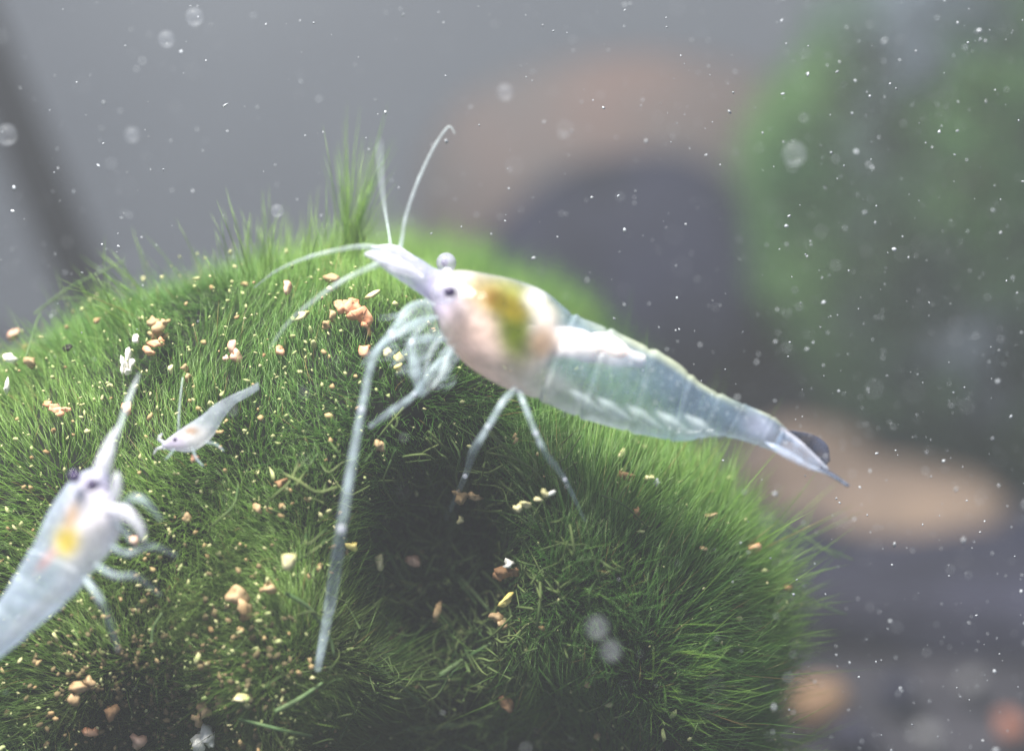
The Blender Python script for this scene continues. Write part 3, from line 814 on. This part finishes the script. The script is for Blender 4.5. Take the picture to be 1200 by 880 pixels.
# --- the small shrimp in the moss
hd = main.hit(232, 505, 0.42)[1]
D3 = hd - .05
s3 = empty('shrimp', P(235, 530, D3))
tag(s3, 'smallest shrimp, pale lilac, head down in the moss at centre left', 'shrimp', 'shrimps on the moss')
st = [(190, 520, 189, 526), (200, 512, 204, 528), (217, 500, 226, 529), (237, 487, 248, 513), (252, 474, 262, 490), (272, 463, 275, 474), (290, 455, 292, 464), (303, 448, 304, 456)]
blobs = [(205, 518, 18, 12, 0, srgb(226, 212, 240), .85, .9), (232, 512, 18, 14, 0, srgb(250, 246, 248), .9, .9), (224, 505, 9, 5, 0, srgb(178, 132, 90), .9, .8)]
body('body', st, D3, [.8, .8, .75, .7, .6, .5, .45, .3], blobs, (srgb(206, 214, 230), .38), s3, nl=60, nr=24, segs=(3.4, 4.3, 5.2))
limb('antenna', [(209, 508, D3), (210, 480, D3), (214, 442, D3 + .05)], [2.2, 1.8, 1.2], M['feeler'], s3, 16, 6)
limb('antenna', [(194, 520, D3), (186, 514, D3), (190, 508, D3)], [3, 3, 1.5], M['horn_pale'], s3, 10, 6)
limb('antenna', [(192, 524, D3 - .02), (184, 526, D3), (180, 532, D3)], [3, 2, 1], M['horn_pale'], s3, 10, 6)
for pts in ([(204, 526), (199, 533), (194, 538)], [(226, 526), (230, 537), (238, 546)], [(240, 518), (252, 520), (262, 528)]):
    limb('leg', [(x, y, D3 - .08) for x, y in pts], [3, 2.6, 1.4], M['horn'], s3, 12, 6)
ball_part('eye', 205, 515, D3 - .1, 2.5, M['eye'], s3)

# ------------------------------------------------------------------ crumbs of food and detritus lying on the moss
GR = 'crumbs lying on the moss'
def crumb(px, py, rx, ry, ang, mt, label, lift=.24, name='crumb', seed=[500]):
    seed[0] += 1
    if 430 < px < 660 and py > 560: lift += .22      # caught on the loose threads of the hollow
    h, t = main.hit(px, py, lift)
    s = t / FPX
    s *= .78
    o = link(name, lump(name, (rx * s, (rx + ry) / 2 * s * .9, ry * s), seed[0], 2, .42, 3.4, .1), M[mt], smooth=False)
    o.location = h; o.rotation_euler = (-PITCH, math.radians(ang), 0)
    tag(o, label, 'crumb', GR)
    return o
def clump(pxs, mt, label):
    """one flake made of a few grown-together lumps"""
    h0, t0 = main.hit(pxs[0][0], pxs[0][1], .47 if 430 < pxs[0][0] < 660 and pxs[0][1] > 560 else .25)
    V, F = [], []; off = 0
    for k, (x, y, rx, ry) in enumerate(pxs):
        v, f = ICO[2]; s = t0 / FPX * .85
        r = 1 + .30 * Noise(800 + k + int(x), 3.2)(v) + .2 * Noise(900 + k + int(x), 7)(v)
        W = v * r[:, None]
        c = P(x, y, t0 - .02 * (k % 2))
        V.append(c + (W[:, :1] * rx * RIGHT + W[:, 1:2] * ry * UP + W[:, 2:3] * (rx + ry) * .45 * FWD) * s - h0)
        F.append(f + off); off += len(v)
    o = link('crumb', mesh_np('crumb', np.vstack(V), np.vstack(F)), M[mt], smooth=False); o.location = h0
    return tag(o, label, 'crumb', GR)
clump([(411, 357, 12, 11), (421, 371, 13, 10), (400, 360, 7, 8), (429, 378, 6, 7), (432, 389, 3, 7)], 'orange', 'largest orange food flake, left of the large shrimp\'s legs')
clump([(395, 358, 5, 7), (389, 370, 5, 8), (382, 381, 6, 6)], 'tan', 'bent tan stick touching the largest orange flake')
crumb(438, 345, 10, 4, -25, 'cream', 'cream sliver just above right of the largest orange flake')
crumb(429, 410, 7.5, 8, 0, 'orange', 'round orange crumb beside the large shrimp\'s front legs')
crumb(455, 413, 6, 6, 0, 'cream', 'cream grain at the joint of the large shrimp\'s front leg', .45)
clump([(466, 420, 6, 7), (467, 430, 5, 5)], 'yellow', 'yellow double grain under the large shrimp\'s front legs')
crumb(328, 411, 6, 9, 5, 'orange', 'upright orange and white grain left of the front leg')
crumb(336, 337, 5, 9, -8, 'pink', 'pale pink upright crumb below the horizontal feeler')
crumb(355, 369, 9, 5, -15, 'cream', 'pale yellow sliver below the lower curved feeler')
crumb(388, 327, 9, 5, 0, 'tan', 'tan crumb between the two forward feelers')
crumb(78, 407, 8, 4.5, -30, 'black', 'only black crumb, on the moss at left')
clump([(149, 420, 3.5, 13), (144, 427, 3, 10), (154, 428, 3.5, 9), (150, 436, 5, 4)], 'white', 'bright white upright crumb in the moss near the left shrimp\'s feeler')
crumb(159, 397, 5, 5, 0, 'white', 'small white grain above the bright white upright crumb')
crumb(17, 391, 8, 6, -30, 'pink', 'pink crumb against the dark background at the left edge')
crumb(12, 421, 9, 7, 0, 'white', 'whitish lump on the left edge of the moss')
clump([(178, 379, 8, 6), (187, 383, 8, 7), (184, 392, 6, 8), (193, 378, 4, 4)], 'tan', 'tan clump high on the moss at left')
clump([(183, 404, 9, 5), (175, 411, 7, 5), (188, 400, 6, 5)], 'orange', 'ribbed pale orange crumb below the high tan clump')
clump([(272, 406, 5, 9), (276, 416, 6, 7), (265, 420, 4, 4)], 'pink', 'pinkish tan crumb right of the ribbed orange crumb')
clump([(62, 478, 7, 5), (70, 482, 8, 5), (56, 473, 5, 4), (79, 480, 5, 3)], 'orange', 'long ragged orange crumb low on the moss at far left')
clump([(217, 431, 5, 6), (220, 442, 4, 7)], 'tan', 'tan grain at the end of the smallest shrimp\'s feeler')
crumb(148, 478, 7, 9, 10, 'orange', 'orange crumb crossed by the left shrimp\'s feeler')
crumb(35, 425, 9, 6, 20, 'tan', 'tan patch right of the whitish lump at the left edge')
crumb(8, 455, 4, 10, 5, 'white', 'thin upright white crumb at the left edge')
crumb(200, 432, 4, 6, 0, 'cream', 'cream grain just left of the tan grain at the feeler tip')
crumb(338, 656, 9, 9, 0, 'cream', 'round cream grain left of the long front leg', .5)
clump([(237, 862, 13, 11), (232, 872, 9, 9), (246, 868, 7, 10)], 'white', 'largest white chunk at the bottom of the picture')
clump([(277, 696, 12, 10), (285, 712, 9, 12)], 'tan', 'big tan double lump left of the long front leg')
crumb(314, 690, 12, 8, -10, 'tan', 'tan crumb between the big tan double lump and the long front leg')
clump([(95, 806, 12, 8), (86, 818, 8, 9), (105, 800, 7, 6)], 'tan', 'tan curl near the lower left corner')
crumb(129, 833, 10, 12, 30, 'brown', 'brown lump right of the lower left tan curl')
crumb(108, 856, 10, 8, 0, 'orange', 'orange lump below the brown lump at lower left')
crumb(162, 868, 9, 10, 0, 'pink', 'pinkish lump left of the largest white chunk')
clump([(240, 832, 12, 9), (258, 822, 9, 9), (232, 842, 7, 9)], 'tan', 'tan mass just above the largest white chunk')
crumb(283, 818, 13, 6, 10, 'cream', 'pale lump between the tan mass and the long leg\'s foot')
clump([(590, 671, 12, 8), (602, 671, 8, 7), (582, 675, 6, 7)], 'brown', 'brick brown crumb in the dark hollow under the large shrimp')
crumb(593, 703, 10, 5, -35, 'yellow', 'yellow crumb just below the brick brown crumb')
clump([(582, 722, 10, 8), (588, 732, 6, 7)], 'tan', 'tan crumb at the end of a strand in the dark hollow')
crumb(511, 722, 5, 13, 15, 'tan', 'upright tan grain in the middle of the dark hollow')
clump([(556, 582, 8, 5), (541, 584, 7, 8), (536, 577, 5, 4)], 'tan', 'ragged tan crumb at the foot of the middle leg')
crumb(540, 609, 6, 6, 0, 'cream', 'cream grain right of the middle leg\'s foot', .4)
crumb(412, 640, 7, 6, 0, 'yellow', 'yellow grain just right of the long front leg', .4)
crumb(484, 656, 11, 7, -10, 'pink', 'pinkish grey crumb in the dark hollow right of the long leg')
crumb(445, 660, 6, 9, -15, 'cream', 'dull pale crumb between the long leg and the pinkish grey crumb')
crumb(594, 826, 11, 8, 20, 'brown', 'brown grain deep down at the bottom centre')
crumb(596, 660, 7, 6, 0, 'white', 'whitish grain on top of the brick brown crumb')
clump([(617, 591, 7, 4), (607, 595, 6, 5)], 'cream', 'lower left cream crumb between the two rear legs')
clump([(639, 579, 5, 6), (631, 585, 6, 3)], 'cream', 'upper right cream crumb touching the white sliver by the rear leg')
crumb(645, 578, 8, 4, -30, 'white', 'white sliver beside the rear leg')
crumb(734, 558, 11, 4.5, 25, 'brown', 'orange brown grain on the right slope below the tail')
crumb(746, 601, 5, 10, -20, 'brown', 'upright orange brown grain right of the rear leg\'s foot')
crumb(763, 561, 9, 5, 15, 'cream', 'cream crumb right of the upper orange brown grain')
crumb(770, 565, 5, 5, 0, 'speck', 'white grain touching the cream crumb on the right slope')
crumb(834, 604, 9, 3.5, -5, 'tan', 'flat tan grain on the right slope, higher of two')
crumb(826, 643, 7, 4, 5, 'tan', 'flat tan grain on the right slope, lower of two')
crumb(884, 640, 9, 4.5, -18, 'orange', 'orange grain nearest the right rim of the main moss ball')
crumb(925, 688, 8, 4, -10, 'brown', 'brown grain on the right rim of the main moss ball')
crumb(728, 532, 4, 7, 20, 'cream', 'cream grain right under the large shrimp\'s tail')
crumb(157, 633, 8, 9, 0, 'pink', 'pale peach grain held by the left shrimp', .55)
crumb(228, 537, 5, 5, 0, 'orange', 'orange grain right under the smallest shrimp\'s head', .42)
crumb(302, 595, 6, 8, 0, 'tan', 'tan grain midway between the smallest shrimp and the long leg')
crumb(219, 607, 6, 6, 0, 'tan', 'tan grain below the smallest shrimp')
crumb(445, 522, 6, 9, 10, 'tan', 'tan grain right of the long front leg, near its top')
crumb(330, 565, 8, 5, -20, 'brown', 'dull brown sliver left of the long front leg')

# fine flecks too many to count
rr = np.random.default_rng(77)
def many(name, pts, radii, mat, label, cat, stretch=1.8, seed=1):
    r = np.random.default_rng(seed)
    v, f = ICO[1]
    V, F = [], []
    for k, (c, s) in enumerate(zip(pts, radii)):
        q = r.normal(size=(3, 3)); q, _ = np.linalg.qr(q)
        w = (v * (1 + .32 * r.normal(size=(len(v), 1))) * np.array([s * r.uniform(1, stretch), s, s * .8])) @ q.T + c
        V.append(w); F.append(f + k * len(v))
    o = link(name, mesh_np(name, np.vstack(V), np.vstack(F)), mat, smooth=False)
    return tag(o, label, cat, kind='stuff')
pts, rad = [], []
while len(pts) < 1100:
    px, py = rr.uniform(-10, 960), rr.uniform(280, 885)
    if rr.random() > (0.95 if px < 420 else 0.35): continue
    h, t = main.hit(px, py, rr.uniform(.16, .30))
    if t == 12.6 or t > 13.2: continue
    pts.append(h); rad.append(t / FPX * min(4.2, 1.1 * math.exp(rr.normal(0.15, .45))))
many('detritus_flecks', pts, rad, M['fleck'], 'fine pale flecks of detritus scattered through the moss', 'detritus', 2.2, 5)
pts, rad = [], []
while len(pts) < 170:
    px, py = rr.uniform(-5, 700), rr.uniform(320, 885)
    if rr.random() > (0.9 if px < 420 else 0.3): continue
    h, t = main.hit(px, py, rr.uniform(.15, .28))
    if t == 12.6 or t > 13.1: continue
    pts.append(h); rad.append(t / FPX * rr.uniform(1.4, 3.8))
M['dust'] = noise_mat('beige_crumbs', srgb(128, 100, 66), srgb(188, 164, 120), 2.5, 0.8)
many('beige_crumbs', pts, rad, M['dust'], 'fine beige crumbs strewn densely over the left of the moss', 'detritus', 1.7, 9)
# mulm: brown fluff in the lower left hollow
pts, rad = [], []
while len(pts) < 420:
    px, py = rr.normal(200, 90), rr.normal(800, 60)
    if px > 350 or py > 890: continue
    h, t = main.hit(px, py, rr.uniform(.10, .25))
    pts.append(h); rad.append(t / FPX * rr.uniform(1.2, 4.2))
M['mulm'] = noise_mat('mulm', srgb(66, 66, 44), srgb(136, 116, 84), 3, 0.9)
many('mulm', pts, rad, M['mulm'], 'brown mulm gathered in the hollow at lower left', 'detritus', 1.6, 6)

# specks drifting in the water
pts, rad = [], []
while len(pts) < 1900:
    px, py = rr.uniform(-20, 1220), rr.uniform(-20, 900)
    d = rr.choice([rr.normal(11.6, .7), rr.uniform(9.6, 17)])
    dens = 0.45 + 0.2 * (px > 720) + 0.35 * (px > 900)
    if rr.random() > dens: continue
    L = main.local(P(px, py, d)); dd = np.linalg.norm(L)
    if dd < main.rad((L / dd)[None])[0] + .6: continue
    if (px - 420) ** 2 + (py - 700) ** 2 < 420 ** 2 and rr.random() < .75: continue
    pts.append(P(px, py, d)); rad.append(d / FPX * min(2.5, 0.62 * math.exp(rr.normal(.2, .5))))
many('floating_specks', pts, rad, M['speck'], 'white specks drifting in the water', 'specks', 1.7, 8)

# bubbles and clear discs near the focus
for px, py, r, d, lab in [(228, 20, 11, 11.4, 'bubble at the top edge, left, with a bright lower rim'), (195, 46, 10, 11.3, 'bubble below left of the top edge bubble'),
                          (325, 247, 8, 11.6, 'small ring bubble just above the moss at left'), (931, 180, 15, 11.0, 'bubble in front of the far moss ball at right'),
                          (8, 158, 13, 11.3, 'bubble cut by the left edge of the picture'), (155, 158, 9, 11.0, 'faint bubble in the open water at upper left'),
                          (700, 735, 14, 10.6, 'larger faint bubble before the lower right of the moss'), (716, 762, 13, 10.65, 'smaller faint bubble touching the larger one below'),
                          (592, 108, 10, 11.0, 'faint bubble at the top centre')]:
    V, F = ICO[3]
    o = link('bubble', mesh_np('bubble', V * r / FPX * d, F), M['bubble']); o.location = P(px, py, d)
    tag(o, lab, 'bubble', 'bubbles drifting in the water')

# ------------------------------------------------------------------ cloudy water
hz = bpy.data.materials.new('cloudy_water'); hz.use_nodes = True
nt = hz.node_tree
nt.nodes.remove(nt.nodes['Principled BSDF'])
vol = nt.nodes.new('ShaderNodeVolumePrincipled')
vol.inputs['Color'].default_value = (0.88, 0.93, 1.0, 1)
vol.inputs['Density'].default_value = 0.0042
vol.inputs['Anisotropy'].default_value = 0.0
nt.links.new(vol.outputs[0], nt.nodes['Material Output'].inputs['Volume'])
o = link('haze', box_mesh('haze', (-36, -6, -2), (36, 38, 15)), hz, smooth=False)
tag(o, 'cloudy tank water fading the far things to grey', 'water', kind='stuff')
